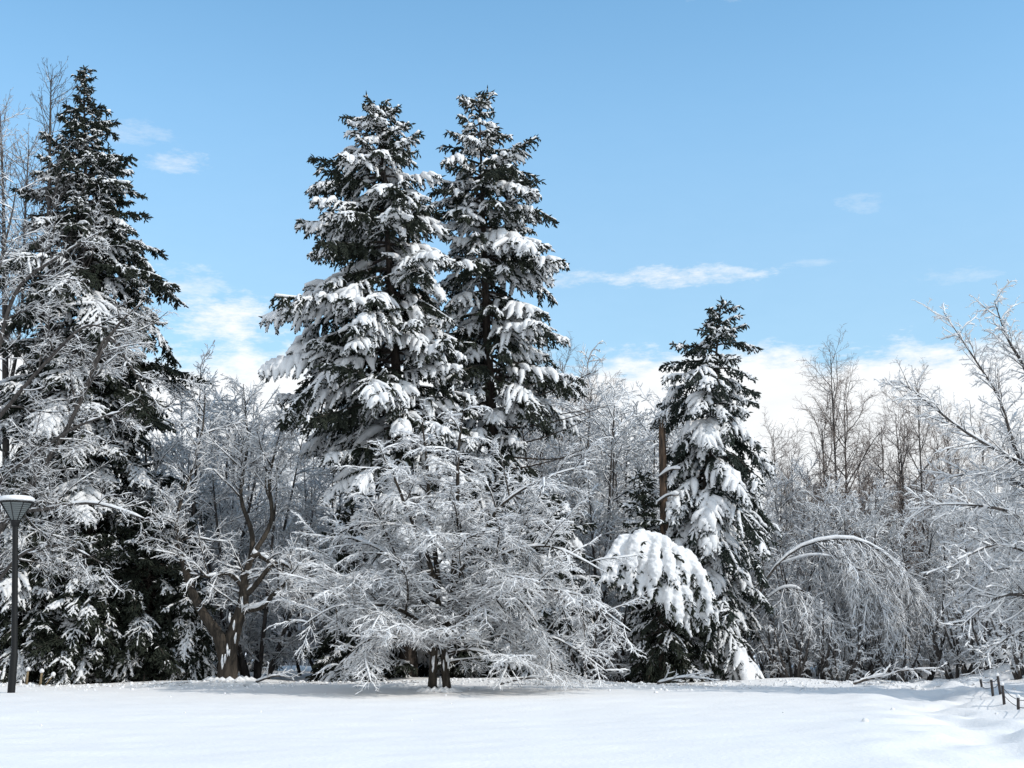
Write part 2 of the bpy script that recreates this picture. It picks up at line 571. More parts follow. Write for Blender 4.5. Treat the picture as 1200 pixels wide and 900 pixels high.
# ---------------------------------------------------------------- leafless trees under snow
def bare_tree(name, label, cat, base, stems, levels, seed, snow=(0.03, 0.03, 0.022, 0.018), bark='bark', twig='twig',
              group=None, patch=0.12, vmin=0.15, trunk_k=10, snow_lift=0.5, min_r=0.004, snow_k=4, stem_snow=1.2):
    """stems: list of (P (S+1,3), R (S+1)) with one S. levels: dicts n (per m), t0, t1, ang, flat, len, droop, wig, r"""
    rng = np.random.default_rng(seed)
    root = thing(name, label, cat, base, group)
    org = np.asarray(base, float)
    P = np.stack([s[0] for s in stems])
    R = np.stack([s[1] for s in stems])
    tr, br, sn = Acc(), Acc(), Acc()
    tubes(tr, P, R, trunk_k)
    snow_on(sn, P, R, np.minimum(snow[0], R * stem_snow + 0.02), rng, 6, 0.04 if stem_snow > 2 else patch + 0.1, vmin=0.0, lift=0.2, lump=0.2)
    for li, lv in enumerate(levels):
        L = np.linalg.norm(np.diff(P, axis=1), axis=-1).sum(1)
        cnt = np.maximum(lv.get('min', 1), np.round(L * lv['n'])).astype(int)
        idx, t, p, d, r = spawn(P, R, cnt, lv['t0'], lv['t1'], lv['ang'], lv['flat'], rng, lv.get('angj', 0.2))
        if lv.get('up'):
            d = nrm(d + np.array([[0, 0, lv['up']]]))
        if 'abs' in lv:
            l_ = lv['abs'] * (1 - lv.get('fall', 0.5) * t) * rng.uniform(0.6, 1.25, len(idx))
        else:
            l_ = np.clip(L[idx] * lv['len'] * (1 - lv.get('fall', 0.5) * t), lv.get('lmin', 0.1), lv.get('lmax', 9)) * rng.uniform(0.6, 1.25, len(idx))
        S = lv['S']
        P2 = grow(p, d, l_, S, lv['droop'] * rng.uniform(0.5, 1.5, len(idx)), lv['wig'], rng, gpow=lv.get('gpow', 1.0))
        ok = P2[:, :, 2].min(1) > 0.05
        P2, r, l_ = P2[ok], r[ok], l_[ok]
        r0 = np.clip(np.minimum(r * 0.75, l_ * lv['r']), min_r, 1)
        R2 = taper(r0, np.maximum(r0 * 0.35, min_r * 0.7), S)
        k = 6 if li == 0 else (4 if li == 1 else 3)
        tubes(br if li > 0 else tr, P2, R2, k)
        s_ = snow[min(li + 1, len(snow) - 1)]
        if s_ > 0:
            snow_on(sn, P2, R2, np.full(len(P2), s_), rng, snow_k if li < len(levels) - 1 else min(snow_k, 4), patch, vmin=vmin, lift=snow_lift)
        P, R = P2, R2
    tr.build('trunk', M[bark], root, org)
    br.build('twigs', M[twig], root, org)
    sn.build('snow_cover', M['snow_tree'], root, org)
    return root


def stem(pts, rad, S=12):
    return resample(pts, rad, S)


def rstem(base, top, r0, r1, bow, rng, S=12):
    base, top = np.asarray(base, float), np.asarray(top, float)
    mid = (base + top) / 2 + rng.normal(0, bow, 3) * [1, 1, 0.2]
    return resample([base, mid, top], [r0, (r0 + r1) * 0.5, r1], S)


# ================================================================ the ground
def vnoise(x, y, seed):
    rng = np.random.default_rng(seed)
    n = np.zeros_like(x)
    for i in range(14):
        a = rng.uniform(0, 2 * pi)
        f = rng.uniform(0.6, 1.6)
        n += np.sin((x * cos(a) + y * sin(a)) * f + rng.uniform(0, 6.28))
    return n / 14 ** 0.5 / 1.2


EDGE = 41.0


def ground_h(x, y):
    h = 0.045 * vnoise(x * 0.35, y * 0.5, 1) + 0.018 * vnoise(x * 1.3, y * 1.7, 2)
    near = np.clip((y - 12) / 6, 0, 1)
    h = h * near + 0.01 * vnoise(x * 4, y * 5, 5)
    # soft bank in front of the trees
    b = np.exp(-((y - EDGE - 0.8 * vnoise(x * 0.25, y * 0, 7)) / 1.5) ** 2)
    h += b * (0.09 + 0.09 * vnoise(x * 0.9, y * 0.9, 3)) * (x < 20)
    woods = 1 / (1 + np.exp(-(y - EDGE)))
    h += woods * 0.07 * vnoise(x * 1.5, y * 1.5, 4)
    # faint step across the field
    h += -0.05 * (1 / (1 + np.exp((y - 30.5 - 0.02 * x - 0.4 * np.sin(x * 0.25)) * 2.2)))
    # trodden path at the right
    cx = 6.2 + (y - 16) * 0.255
    u = x - cx
    on = (y > 10) & (y < 60)
    h += on * (-0.11 * np.exp(-(u / 0.7) ** 2) - 0.09 * np.exp(-((u - 3.0) / 0.5) ** 2) + 0.03 * np.exp(-((u - 1.6) / 0.5) ** 2) + 0.03 * np.exp(-((u + 1.6) / 0.6) ** 2))
    h += on * np.exp(-((u - 1.2) / 2.4) ** 2) * 0.09 * vnoise(x * 4.5, y * 3.5, 6)
    # bank rising on the far right beyond the low fence
    h += 0.75 * (1 / (1 + np.exp(-(x - 15.2 - 0.05 * (y - 36)) * 2.0))) * (1 / (1 + np.exp(-(y - 35) * 0.9))) * (1 / (1 + np.exp((y - 60) * 0.5)))
    return h


xs = np.concatenate([-np.geomspace(2500, 32, 26), np.linspace(-31, 31, 500), np.geomspace(32, 2500, 26)])
ys = np.concatenate([-np.geomspace(2500, 12, 18), np.linspace(-8, 8, 8), np.linspace(9, 62, 420), np.geomspace(64, 3500, 30)])
X, Yy = np.meshgrid(xs, ys, indexing='xy')
Z = ground_h(X, Yy) * ((np.abs(X) < 60) & (Yy < 120))
nx, ny = len(xs), len(ys)
gi = (np.arange(ny - 1)[:, None] * nx + np.arange(nx - 1)[None, :])
ga = Acc()
ga.add(np.stack([X, Yy, Z], -1), np.stack([gi, gi + 1, gi + 1 + nx, gi + nx], -1))
tag(ga.build('ground', M['snow_ground']), kind='structure')


def on_ground(px, Y):
    p = W(px, 800, Y)
    p[2] = float(ground_h(np.array([p[0]]), np.array([p[1]]))[0]) - 0.03
    return p


# ================================================================ tall conifers
def px_prof(rows, tops, Y, sc_=1.0):
    """rows (y px, left px, right px) -> (height, metres, metres)"""
    out = []
    for (y, l, r) in rows:
        a = W(600, y, Y)[2]
        k = Y / 1500 * sc_ * 1.0 / (CP - (450 - y) / 1500 * SP)
        out.append((a, l * k, r * k))
    return out


def trunk_from(pxs, Y, dy=0.0):
    pts = [W(x, y, Y) for (x, y) in pxs]
    pts[0][2] = -0.15
    return np.array(sorted([list(p) for p in pts], key=lambda p: p[2]))


YA, YB, YC, YL = 42.5, 44.5, 43.0, 44.0
# left-hand fir of the tall pair
tA = trunk_from([(480, 800), (470, 520), (462, 400), (452, 250), (447, 120)], YA)


def second_leader(rng, Sb):
    # the top forks in two leaders
    k = YA / 1500
    rows = []
    for i in range(9):
        z = W(0, 128 + i * 8, YA)[2]
        x = W(441, 0, YA)[0] - 0.05
        az = i * 2.4
        rows.append((x, YA + 0.05, z, az, 0.5 + 0.1 * i))
    st = np.array([[r[0], r[1], r[2]] for r in rows])
    d = np.array([[cos(r[3]), sin(r[3]), 0.3] for r in rows])
    L = np.array([r[4] for r in rows])
    P = grow(st, d, L, Sb, -0.3, 0.1, rng)
    s2 = np.array([W(450, 200, YA), W(437, 126, YA)])
    P2 = np.stack([resample([s2[0], (s2[0] + s2[1]) / 2, s2[1]], [1, 1, 1], Sb)[0]])
    P = np.concatenate([P, P2])
    R = taper(np.append(np.full(len(rows), 0.02), 0.05), 0.01, Sb)
    return P, R, np.append(np.full(len(rows), 0.9), 0.5)


conifer('fir_tree', 'tall fir with a forked snow-capped top, left one of the tall pair', 'tree', tA[0],
        tA, px_prof([(124, 10, 14), (140, 44, 30), (155, 50, 35), (172, 40, 42), (192, 82, 60), (215, 80, 70), (255, 102, 72), (290, 100, 76), (325, 118, 80),
                     (370, 125, 78), (400, 142, 80), (440, 130, 82), (488, 136, 80), (520, 110, 82), (560, 84, 80), (620, 80, 80), (720, 90, 90)], None, YA),
        225, 11, finger_snow=1.0, widen=1.04, snow_p=0.66, snow_r=0.115, droop=0.55, fdroop=1.0, trunk_r=0.30, extra=second_leader, ring_gap=0.42, jag=0.08, elev=(-2, 2, -14))

tB = trunk_from([(585, 800), (578, 520), (570, 380), (566, 250), (561, 108)], YB)
conifer('fir_tree', 'tall narrow-topped fir, right one of the tall pair, bare dead limbs on its right', 'tree', tB[0],
        tB, px_prof([(112, 8, 12), (132, 28, 20), (150, 30, 34), (170, 46, 48), (192, 56, 55), (215, 54, 66), (250, 58, 72), (290, 62, 92),
                     (330, 66, 88), (370, 68, 92), (405, 70, 100), (440, 66, 114), (470, 66, 46), (520, 68, 44), (560, 70, 70), (620, 74, 112), (680, 76, 108), (740, 70, 90)], None, YB),
        235, 23, finger_snow=1.0, widen=1.06, snow_p=0.60, snow_r=0.115, droop=0.62, fdroop=1.0, trunk_r=0.30, ring_gap=0.40, jag=0.18, elev=(12, 0, -16),
        bare=[(W(0, y, YB)[2], a, l) for (y, a, l) in [(455, 0.1, 4.0), (470, -0.5, 4.0), (488, 0.35, 4.1), (500, -0.1, 4.2), (520, -0.6, 4.0), (532, 0.1, 3.8), (548, -0.3, 3.6), (462, -0.9, 3.4)]])

tC = trunk_from([(832, 800), (822, 640), (828, 560), (836, 470), (843, 358)], YC)
conifer('spruce_tree', 'drooping snow-laden spruce of middle height right of the broken trunk', 'tree', tC[0],
        tC, px_prof([(362, 8, 10), (372, 22, 22), (385, 16, 26), (402, 30, 36), (425, 52, 38), (450, 58, 48), (480, 62, 58), (500, 66, 70), (530, 64, 84),
                     (560, 62, 88), (600, 60, 92), (650, 58, 96), (700, 54, 92), (750, 40, 90), (785, 36, 92)], None, YC),
        180, 35, finger_snow=0.95, widen=1.10, snow_p=0.56, snow_r=0.11, droop=1.35, trunk_r=0.22, needle='needle2', jag=0.15, elev=(20, -4, -26), fdroop=1.1)

tL = trunk_from([(112, 800), (106, 500), (102, 300), (98, 80)], YL)
conifer('spruce_tree', 'tallest dark spruce at the left with little snow near its pointed top', 'tree', tL[0],
        tL, px_prof([(86, 5, 6), (100, 9, 9), (118, 8, 7), (128, 20, 18), (146, 26, 38), (165, 28, 36), (195, 36, 44), (218, 46, 56), (240, 56, 48), (268, 66, 74),
                     (300, 78, 66), (332, 88, 86), (375, 95, 88), (420, 105, 92), (480, 110, 94), (540, 115, 92), (620, 120, 90), (700, 120, 95), (770, 115, 95)], None, YL),
        340, 47, widen=1.15, jag=0.32, snow_p=0.43, snow_r=0.10, droop=0.6, shoots=10, trunk_r=0.3, ring_gap=0.42, elev=(22, 0, -18), snow_top=0.45)

# ---- dark low conifers
def low_conifer(label, px, Y, H, wl, seed, snow_p, snow_r, nb=90, name='yew_tree', droop=1.0, needle='needle', zlo=0.35, elev=(35, 5, -10), fdroop=0.8, group=None):
    b = on_ground(px, Y)
    pts = np.array([[b[0], b[1], -0.1], [b[0] + 0.1, b[1], H * 0.5], [b[0], b[1], H]])
    prof = [(zlo, wl, wl), (H * 0.35, wl, wl), (H * 0.7, wl * 0.72, wl * 0.72), (H * 0.9, wl * 0.38, wl * 0.38), (H - 0.1, 0.25, 0.25)]
    return conifer(name, label, 'tree', b, pts, prof, nb, seed, snow_p=snow_p, snow_r=snow_r, droop=droop, trunk_r=0.12, needle=needle, elev=elev, fdroop=fdroop, group=group, shoots=9)


low_conifer('low dark conifer with snowy boughs behind the lamp post', 30, 42, 4.3, 1.9, 101, 0.5, 0.09)
low_conifer('dark conifer with a thick white bough halfway up, right of the lamp post', 95, 41.5, 4.6, 1.7, 102, 0.42, 0.10)
low_conifer('near-black wide conifer left of the gnarled forked trunk', 165, 42.5, 5.6, 2.2, 103, 0.12, 0.08, nb=150)
low_conifer('small conifer with drooping white boughs just left of the gnarled trunk', 215, 42.2, 3.2, 1.3, 104, 0.45, 0.09, nb=80, droop=1.6)
low_conifer('little dark snow-topped conifer seen just right of the gnarled trunk', 305, 54, 2.6, 1.0, 105, 0.8, 0.10, nb=60, droop=1.2)
low_conifer('sprawling low conifer bush under the left side of the layered tree', 425, 43, 2.0, 2.1, 106, 0.5, 0.08, nb=90, name='conifer_bush', droop=0.9)
low_conifer('dark conifer half hidden between the two tall firs', 525, 47, 8.6, 2.0, 107, 0.45, 0.10, nb=130, name='fir_tree')
low_conifer('shaded dark conifer left of the tall pair, behind the layered tree', 405, 43, 5.4, 1.6, 108, 0.3, 0.09, nb=110, name='fir_tree')
low_conifer('dark snowy conifer below the right edge of the tall pair', 645, 43, 6.0, 1.8, 109, 0.6, 0.10, nb=120, name='fir_tree')
low_conifer('small snowy conifer beside the broken brown trunk', 757, 42.9, 6.7, 1.15, 110, 0.66, 0.10, nb=120, name='spruce_tree', droop=1.2)
low_conifer('low dark conifer bush behind the trunk of the layered tree', 560, 43.5, 2.2, 2.2, 111, 0.2, 0.07, nb=100, name='conifer_bush')
low_conifer('black shadowed conifer bush beneath the big white mound of snow', 790, 42.4, 3.0, 1.8, 112, 0.2, 0.08, nb=110, name='conifer_bush')

# unseen evergreens added right of the frame to shade the near leafless tree
for i, (x, y, h, lab) in enumerate([(22.0, 30.5, 15.0, 'tall snowy evergreen added unseen outside the frame, nearer of the two that shade the right corner'),
                                    (25.5, 36.0, 16.0, 'tall snowy evergreen added unseen outside the frame, farther of the two that shade the right corner')]):
    conifer('fir_tree', lab, 'tree', (x, y, 0), np.array([[x, y, -0.1], [x, y, h * .5], [x, y, h]]),
            [(0.8, 3.8, 3.8), (h * .3, 3.6, 3.6), (h * .7, 2.2, 2.2), (h - .2, 0.3, 0.3)], 150, 400 + i, snow_p=0.6, snow_r=0.12, droop=0.7, fin=6, shoots=5)

# ---- broken trunk and the bent conifer with its heavy mound of snow
bt = Acc()
tb = on_ground(778, 42.6)
top = W(776, 508, 42.6)
S_ = stem([tb + [0, 0, -0.1], W(780, 700, 42.6), W(778, 600, 42.6), top], [0.17, 0.155, 0.14, 0.115], 20)
tubes(bt, S_[0], S_[1] * (1 + 0.06 * np.random.default_rng(3).normal(size=21)), 12)
for i in range(9):       # splintered end
    a_ = i * 0.7
    q = top + np.array([cos(a_) * 0.09, sin(a_) * 0.09, -0.15])
    tubes(bt, np.array([q, q + [0, 0, 0.2 + 0.07 * (i % 3)], q + [cos(a_) * 0.02, 0, 0.3 + 0.12 * ((i * 5) % 4)]]), np.array([0.035, 0.028, 0.003]), 5)
root = thing('broken_tree', 'broken orange-brown trunk with a splintered top left of the drooping spruce', 'tree', tb)
bt.build('trunk', M['bark_torn'], root, tb)
for i, (x, y) in enumerate([(770, 590), (786, 640), (772, 560)]):
    p = W(x, y, 42.4)
    q = p + np.array([(-1) ** i * 0.7, -0.3, 0.25])
    P1 = np.stack([resample([p, (p + q) / 2 + [0, 0, 0.12], q], [1, 1, 1], 5)[0]])
    R1 = taper(np.array([0.05]), 0.02, 5)
    b1 = Acc()
    tubes(b1, P1, R1, 6)
    bo = b1.build('branch', M['bark_dark'], root, tb)
    sna = Acc()
    snow_on(sna, P1, R1, np.array([0.09]), np.random.default_rng(i), 6, 0.0)
    sna.build('snow_cover', M['snow_tree'], bo, tb)


ends = [(707, 676), (716, 684), (726, 690), (738, 694), (750, 696), (762, 702), (773, 710), (784, 722), (795, 733), (806, 738), (817, 738), (829, 735), (840, 730),
        (722, 664), (738, 668), (792, 706), (808, 712), (822, 714), (834, 718), (806, 690), (786, 678), (752, 672), (768, 684)]
bb = on_ground(775, 41.4)
ax = W(768, 632, 41.2)


def bowed(rng, Sb):
    Ps, Rs = [], []
    for i, (x, y) in enumerate(ends):
        e = W(x, y, 40.9 - 0.5 * rng.uniform() - 0.5 * (1 - abs(x - 770) / 80))
        s_ = ax + np.array([(x - 768) * 0.0125, 0.1, -abs(x - 762) * 0.0055 - 0.07 * rng.uniform()])
        m = s_ * 0.5 + e * 0.5 + np.array([0, -0.1, 0.26 + 0.10 * rng.uniform()])
        Ps.append(resample([s_, m, e], [1, 1, 1], Sb)[0])
        Rs.append(np.linspace(0.035, 0.012, Sb + 1))
    BOW.append(np.array(Ps))
    return np.array(Ps), np.array(Rs), np.full(len(ends), 0.1)


BOW = []
bent = conifer('bent_conifer', 'conifer bowed under one huge smooth white mound of snow', 'tree', bb,
               np.array([[bb[0], bb[1], -0.1], [bb[0], bb[1] - 0.1, 2.0], [ax[0], ax[1], ax[2]]]),
               [(0.6, 1.3, 1.5), (2.2, 1.2, 1.3), (3.6, 0.6, 0.6), (ax[2] - 0.1, 0.3, 0.3)], 34, 51, snow_p=0.3, snow_r=0.12, droop=1.3, extra=bowed,
               trunk_r=0.12, fin=9, fdroop=0.9)
rm = np.random.default_rng(17)
a = Acc()
Pm = BOW[0][:, 1:].copy()
nM, sM = Pm.shape[:2]
Rm = np.linspace(0.20, 0.17, sM)[None] * rm.uniform(0.8, 1.25, (nM, 1)) * (1 + 0.3 * rm.uniform(-1, 1, (nM, sM)))
Rm[:, -1] *= 0.6
Pm[..., 2] += Rm * 0.7
tubes(a, Pm, Rm, 10, flat=1.0, caps=True)
# ragged fingers along the lower edges
ixm, tm, pm, dm, _ = spawn(Pm, Rm, np.full(nM, 9), 0.45, 1.0, 0.6, 0.8, rm)
Fm = grow(pm, dm, rm.uniform(0.2, 0.5, len(ixm)), 4, -1.5, 0.25, rm)
tubes(a, Fm, np.array([0.09, 0.09, 0.08, 0.06, 0.03])[None] * rm.uniform(0.6, 1.1, (len(ixm), 1)), 8, caps=True)
mo = a.build('snow_mound', M['snow_tree'], bent, bb)
rmod = mo.modifiers.new('merge', 'REMESH')
rmod.mode = 'VOXEL'
rmod.voxel_size = 0.035
rmod.use_smooth_shade = True
smd = mo.modifiers.new('soften', 'SMOOTH')
smd.factor = 0.5
smd.iterations = 3
tx = bpy.data.textures.new('snow_lumps', 'CLOUDS')
tx.noise_scale = 0.16
tx.noise_depth = 5
dmod = mo.modifiers.new('lumps', 'DISPLACE')
dmod.texture = tx
dmod.strength = 0.16
dmod.mid_level = 0.5

# ================================================================ the layered tree in front
rng0 = np.random.default_rng(5)
YF = 35.0
fb = G(514, 811)
YF = fb[1]
stems = [stem([W(506, 812, YF) - [0, 0, .1], W(509, 760, YF), W(514, 690, YF), W(505, 610, YF + .2), W(500, 540, YF + .3), W(494, 490, YF + .4)], [0.14, 0.095, 0.08, 0.06, 0.04, 0.01], 16),
         stem([W(525, 812, YF) - [0, 0, .1], W(521, 765, YF), W(530, 690, YF - .1), W(536, 600, YF), W(537, 530, YF), W(545, 470, YF)], [0.13, 0.095, 0.09, 0.06, 0.04, 0.01], 16),
         stem([W(514, 700, YF), W(500, 650, YF - .2), W(478, 600, YF - .4), W(462, 560, YF - .5), W(440, 520, YF - .6)], [0.08, 0.06, 0.045, 0.03, 0.01], 16),
         stem([W(530, 690, YF), W(556, 640, YF - .3), W(590, 590, YF - .5), W(640, 560, YF - .7), W(690, 545, YF - .8)], [0.07, 0.055, 0.04, 0.025, 0.008], 16),
         stem([W(526, 735, YF), W(570, 705, YF - .6), W(620, 690, YF - 1.0), W(680, 700, YF - 1.2), W(740, 740, YF - 1.3)], [0.06, 0.05, 0.04, 0.025, 0.008], 16),
         stem([W(508, 740, YF), W(470, 715, YF - .6), W(430, 708, YF - 1.0), W(390, 712, YF - 1.2), W(352, 735, YF - 1.2)], [0.06, 0.05, 0.038, 0.02, 0.008], 16),
         stem([W(512, 700, YF), W(470, 680, YF + .4), W(420, 672, YF + .8), W(375, 690, YF + .9)], [0.05, 0.04, 0.03, 0.008], 16),
         stem([W(525, 765, YF), W(556, 762, YF - .8), W(590, 775, YF - 1.2), W(612, 806, YF - 1.4)], [0.035, 0.028, 0.02, 0.008], 16),
         stem([W(520, 720, YF), W(570, 660, YF - .5), W(640, 640, YF - .9), W(712, 672, YF - 1.1)], [0.05, 0.04, 0.028, 0.008], 16),
         stem([W(524, 770, YF), W(580, 745, YF + .6), W(650, 748, YF + 1.0), W(715, 790, YF + 1.2)], [0.04, 0.034, 0.024, 0.008], 16),
         stem([W(508, 765, YF), W(470, 748, YF - .6), W(428, 752, YF - 1.0), W(392, 785, YF - 1.2)], [0.04, 0.034, 0.024, 0.008], 16),
         stem([W(510, 730, YF), W(460, 655, YF + .5), W(405, 630, YF + .9), W(372, 640, YF + 1.2)], [0.045, 0.038, 0.024, 0.008], 16)]
bare_tree('layered_tree', 'wide leafless tree with layered snowy twigs on a double trunk before the tall pair', 'tree', fb, stems,
          [dict(n=3.3, t0=0.14, t1=0.97, ang=1.05, flat=0.45, abs=3.0, fall=0.72, droop=-0.45, wig=0.18, r=0.014, S=8, len=.5),
           dict(n=8.0, t0=0.12, t1=1.0, ang=0.75, flat=0.9, len=0.42, fall=0.5, lmax=1.0, droop=-0.35, wig=0.2, r=0.012, S=5),
           dict(n=20.0, t0=0.08, t1=1.0, ang=0.7, flat=0.8, len=0.5, fall=0.3, lmin=0.12, lmax=0.34, droop=-0.25, wig=0.35, r=0.010, S=3, min=2)],
          71, min_r=0.003, snow=(0.055, 0.036, 0.022, 0.0125), bark='bark_brown', patch=0.1)

# ================================================================ the gnarled tree at the left
gb = G(268, 797)
YG = 41.0
gb = on_ground(268, YG)
stems = [stem([W(266, 803, YG), W(268, 765, YG), W(276, 735, YG), W(285, 705, YG), W(286, 680, YG), W(288, 668, YG)], [0.36, 0.27, 0.21, 0.17, 0.145, 0.13], 16),
         stem([W(266, 775, YG), W(256, 745, YG - .1), W(240, 722, YG - .2), W(226, 695, YG - .2), W(215, 660, YG - .1), W(206, 610, YG), W(222, 560, YG + .2), W(238, 500, YG + .3), W(240, 450, YG + .4)], [0.27, 0.2, 0.15, 0.13, 0.10, 0.065, 0.045, 0.028, 0.01], 16),
         stem([W(286, 700, YG), W(300, 685, YG - .1), W(322, 660, YG - .2), W(345, 668, YG - .3), W(362, 688, YG - .3)], [0.1, 0.09, 0.07, 0.05, 0.02], 16),
         stem([W(286, 715, YG), W(305, 712, YG - .3), W(322, 695, YG - .4), W(340, 682, YG - .5), W(360, 688, YG - .6)], [0.09, 0.08, 0.07, 0.05, 0.02], 16),
         stem([W(286, 690, YG), W(268, 672, YG - .2), W(245, 676, YG - .4), W(222, 672, YG - .6)], [0.09, 0.07, 0.05, 0.02], 16),
         stem([W(288, 672, YG), W(300, 650, YG), W(330, 668, YG - .2), W(352, 678, YG - .4)], [0.12, 0.10, 0.06, 0.02], 16),
         stem([W(288, 680, YG), W(296, 630, YG + .4), W(282, 580, YG + .6), W(290, 520, YG + .8), W(285, 450, YG + .9)], [0.1, 0.08, 0.06, 0.04, 0.01], 16),
         stem([W(296, 650, YG), W(318, 610, YG + .4), W(316, 560, YG + .6), W(330, 500, YG + .8)], [0.09, 0.07, 0.05, 0.01], 16)]
bare_tree('gnarled_tree', 'gnarled tree with a thick forked brown trunk and crooked white-topped limbs', 'tree', gb, stems,
          [dict(n=3.6, t0=0.48, t1=0.98, ang=0.95, flat=0.25, abs=2.1, fall=0.5, droop=0.15, wig=0.4, r=0.018, S=7, len=.5),
           dict(n=6.0, t0=0.12, t1=1.0, ang=0.8, flat=0.4, len=0.5, fall=0.5, lmax=0.9, droop=0.1, wig=0.35, r=0.014, S=4),
           dict(n=15.0, t0=0.08, t1=1.0, ang=0.75, flat=0.4, len=0.5, fall=0.3, lmin=0.12, lmax=0.33, droop=0.0, wig=0.4, r=0.010, S=3, min=2)],
          72, min_r=0.003, snow=(0.15, 0.045, 0.024, 0.0135), bark='bark_brown', patch=0.10)

# snow caught on the bark of the two near trunks
for nm, xs_, seed_ in (('gnarled_tree', [(268, 760, 0.28), (276, 735, 0.2), (262, 775, 0.3), (285, 705, 0.17), (240, 722, 0.15), (255, 745, 0.2)], 1),
                       ('layered_tree', [(508, 780, 0.1), (523, 775, 0.1), (510, 745, 0.09), (529, 700, 0.08), (513, 700, 0.08), (516, 800, 0.1)], 2)):
    par = bpy.data.objects[nm]
    YT = par.location.y
    rq = np.random.default_rng(seed_)
    a = Acc()
    for (x, y, r_) in xs_:
        for k in range(3):
            c_ = W(x + rq.normal(0, 2.5), y + rq.normal(0, 6), YT - r_ * 0.92)
            h_ = rq.uniform(0.08, 0.22)
            tubes(a, np.array([c_ - [0, 0, h_], c_ + [rq.normal(0, .01), -.01, 0], c_ + [rq.normal(0, .01), 0, h_]]), np.array([0.01, 0.035, 0.012]) * rq.uniform(0.7, 1.3), 6, caps=True)
    # drift at the foot
    g_ = np.array(par.location)
    for k in range(14):
        an = k / 14 * 2 * pi
        rr2 = (0.42 if nm == 'gnarled_tree' else 0.3) * rq.uniform(0.9, 1.4)
        c_ = g_ + [cos(an) * rr2 * 1.2, sin(an) * rr2, 0.03]
        tubes(a, np.array([c_ - [0.22, 0, .06], c_ + [0, 0, rq.uniform(0.0, .06)], c_ + [0.22, 0, -.06]]), np.array([0.04, 0.12, 0.04]), 10, flat=0.7, caps=True)
    a.build('snow_patches', M['snow_tree'], par, tuple(par.location))

# ================================================================ trees at the left edge
YE = 38.5
eb = on_ground(-30, YE)
stems = [stem([eb, W(-20, 650, YE), W(-14, 540, YE), W(-16, 430, YE), W(-20, 330, YE)], [0.22, 0.18, 0.14, 0.09, 0.02], 16),
         stem([W(-14, 640, YE), W(28, 580, YE - .8), W(80, 500, YE - 1.2), W(128, 395, YE - 1.4), W(172, 350, YE - 1.5)], [0.1, 0.085, 0.07, 0.045, 0.012], 16),
         stem([W(100, 460, YE - 1.3), W(124, 396, YE - 1.4), W(150, 425, YE - 1.5), W(172, 462, YE - 1.5)], [0.05, 0.045, 0.035, 0.012], 16),
         stem([W(-10, 500, YE), W(40, 440, YE - .6), W(95, 385, YE - .9), W(125, 385, YE - 1.1)], [0.07, 0.055, 0.04, 0.015], 16),
         stem([W(-20, 600, YE), W(40, 598, YE - 1.2), W(110, 590, YE - 2), W(180, 612, YE - 2.2)], [0.07, 0.055, 0.04, 0.015], 16),
         stem([W(-20, 580, YE), W(30, 540, YE - 1.2), W(90, 500, YE - 2), W(150, 480, YE - 2.2)], [0.07, 0.055, 0.04, 0.015], 16),
         stem([W(-5, 420, YE), W(20, 340, YE - .4), W(70, 300, YE - .8), W(120, 270, YE - 1)], [0.07, 0.055, 0.04, 0.015], 16),
         stem([W(-15, 700, YE), W(25, 650, YE - 1), W(75, 640, YE - 1.6), W(120, 660, YE - 1.8)], [0.06, 0.045, 0.03, 0.012], 16),
         stem([W(-18, 400, YE), W(-6, 330, YE - .2), W(12, 260, YE - .4), W(20, 215, YE - .5)], [0.05, 0.04, 0.03, 0.01], 16)]
bare_tree('leafless_tree', 'spreading leafless tree at the left edge, long snow-lined limbs crossing the dark spruce', 'tree', eb, stems,
          [dict(n=2.1, t0=0.15, t1=0.98, ang=0.85, flat=0.3, abs=2.1, fall=0.5, droop=-0.1, wig=0.3, r=0.014, S=7, len=.5),
           dict(n=8, t0=0.12, t1=1.0, ang=0.8, flat=0.4, len=0.5, fall=0.5, lmax=0.9, droop=-0.15, wig=0.3, r=0.012, S=4),
           dict(n=12.0, t0=0.1, t1=1.0, ang=0.75, flat=0.5, len=0.5, fall=0.3, lmin=0.12, lmax=0.33, droop=-0.1, wig=0.38, r=0.010, S=3, min=2)],
          73, min_r=0.003, snow=(0.05, 0.028, 0.0155, 0.0105), bark='bark', patch=0.38)

# larch behind
lb = on_ground(55, 43)
YZ = 43.0
stems = [stem([lb, W(56, 400, YZ), W(58, 200, YZ), W(60, 88, YZ)], [0.16, 0.11, 0.06, 0.01], 16)]
bare_tree('larch_tree', 'tall thin leafless larch with fine bare twigs left of the dark spruce tip', 'tree', lb, stems,
          [dict(n=4.2, t0=0.25, t1=0.98, ang=1.05, flat=0.0, abs=3.8, fall=0.8, droop=0.6, wig=0.15, r=0.009, S=8, len=.5, up=.15),
           dict(n=4.5, t0=0.1, t1=1.0, ang=0.7, flat=0.3, len=0.35, fall=0.5, lmax=0.9, droop=0.3, wig=0.2, r=0.01, S=4),
           dict(n=4.0, t0=0.1, t1=1.0, ang=0.6, flat=0.3, len=0.5, fall=0.3, lmin=0.12, lmax=0.3, droop=0.0, wig=0.2, r=0.014, S=2)],
          74, snow=(0.0, 0.012, 0.0, 0.0), bark='bark', twig='twig', patch=0.6, min_r=0.006)

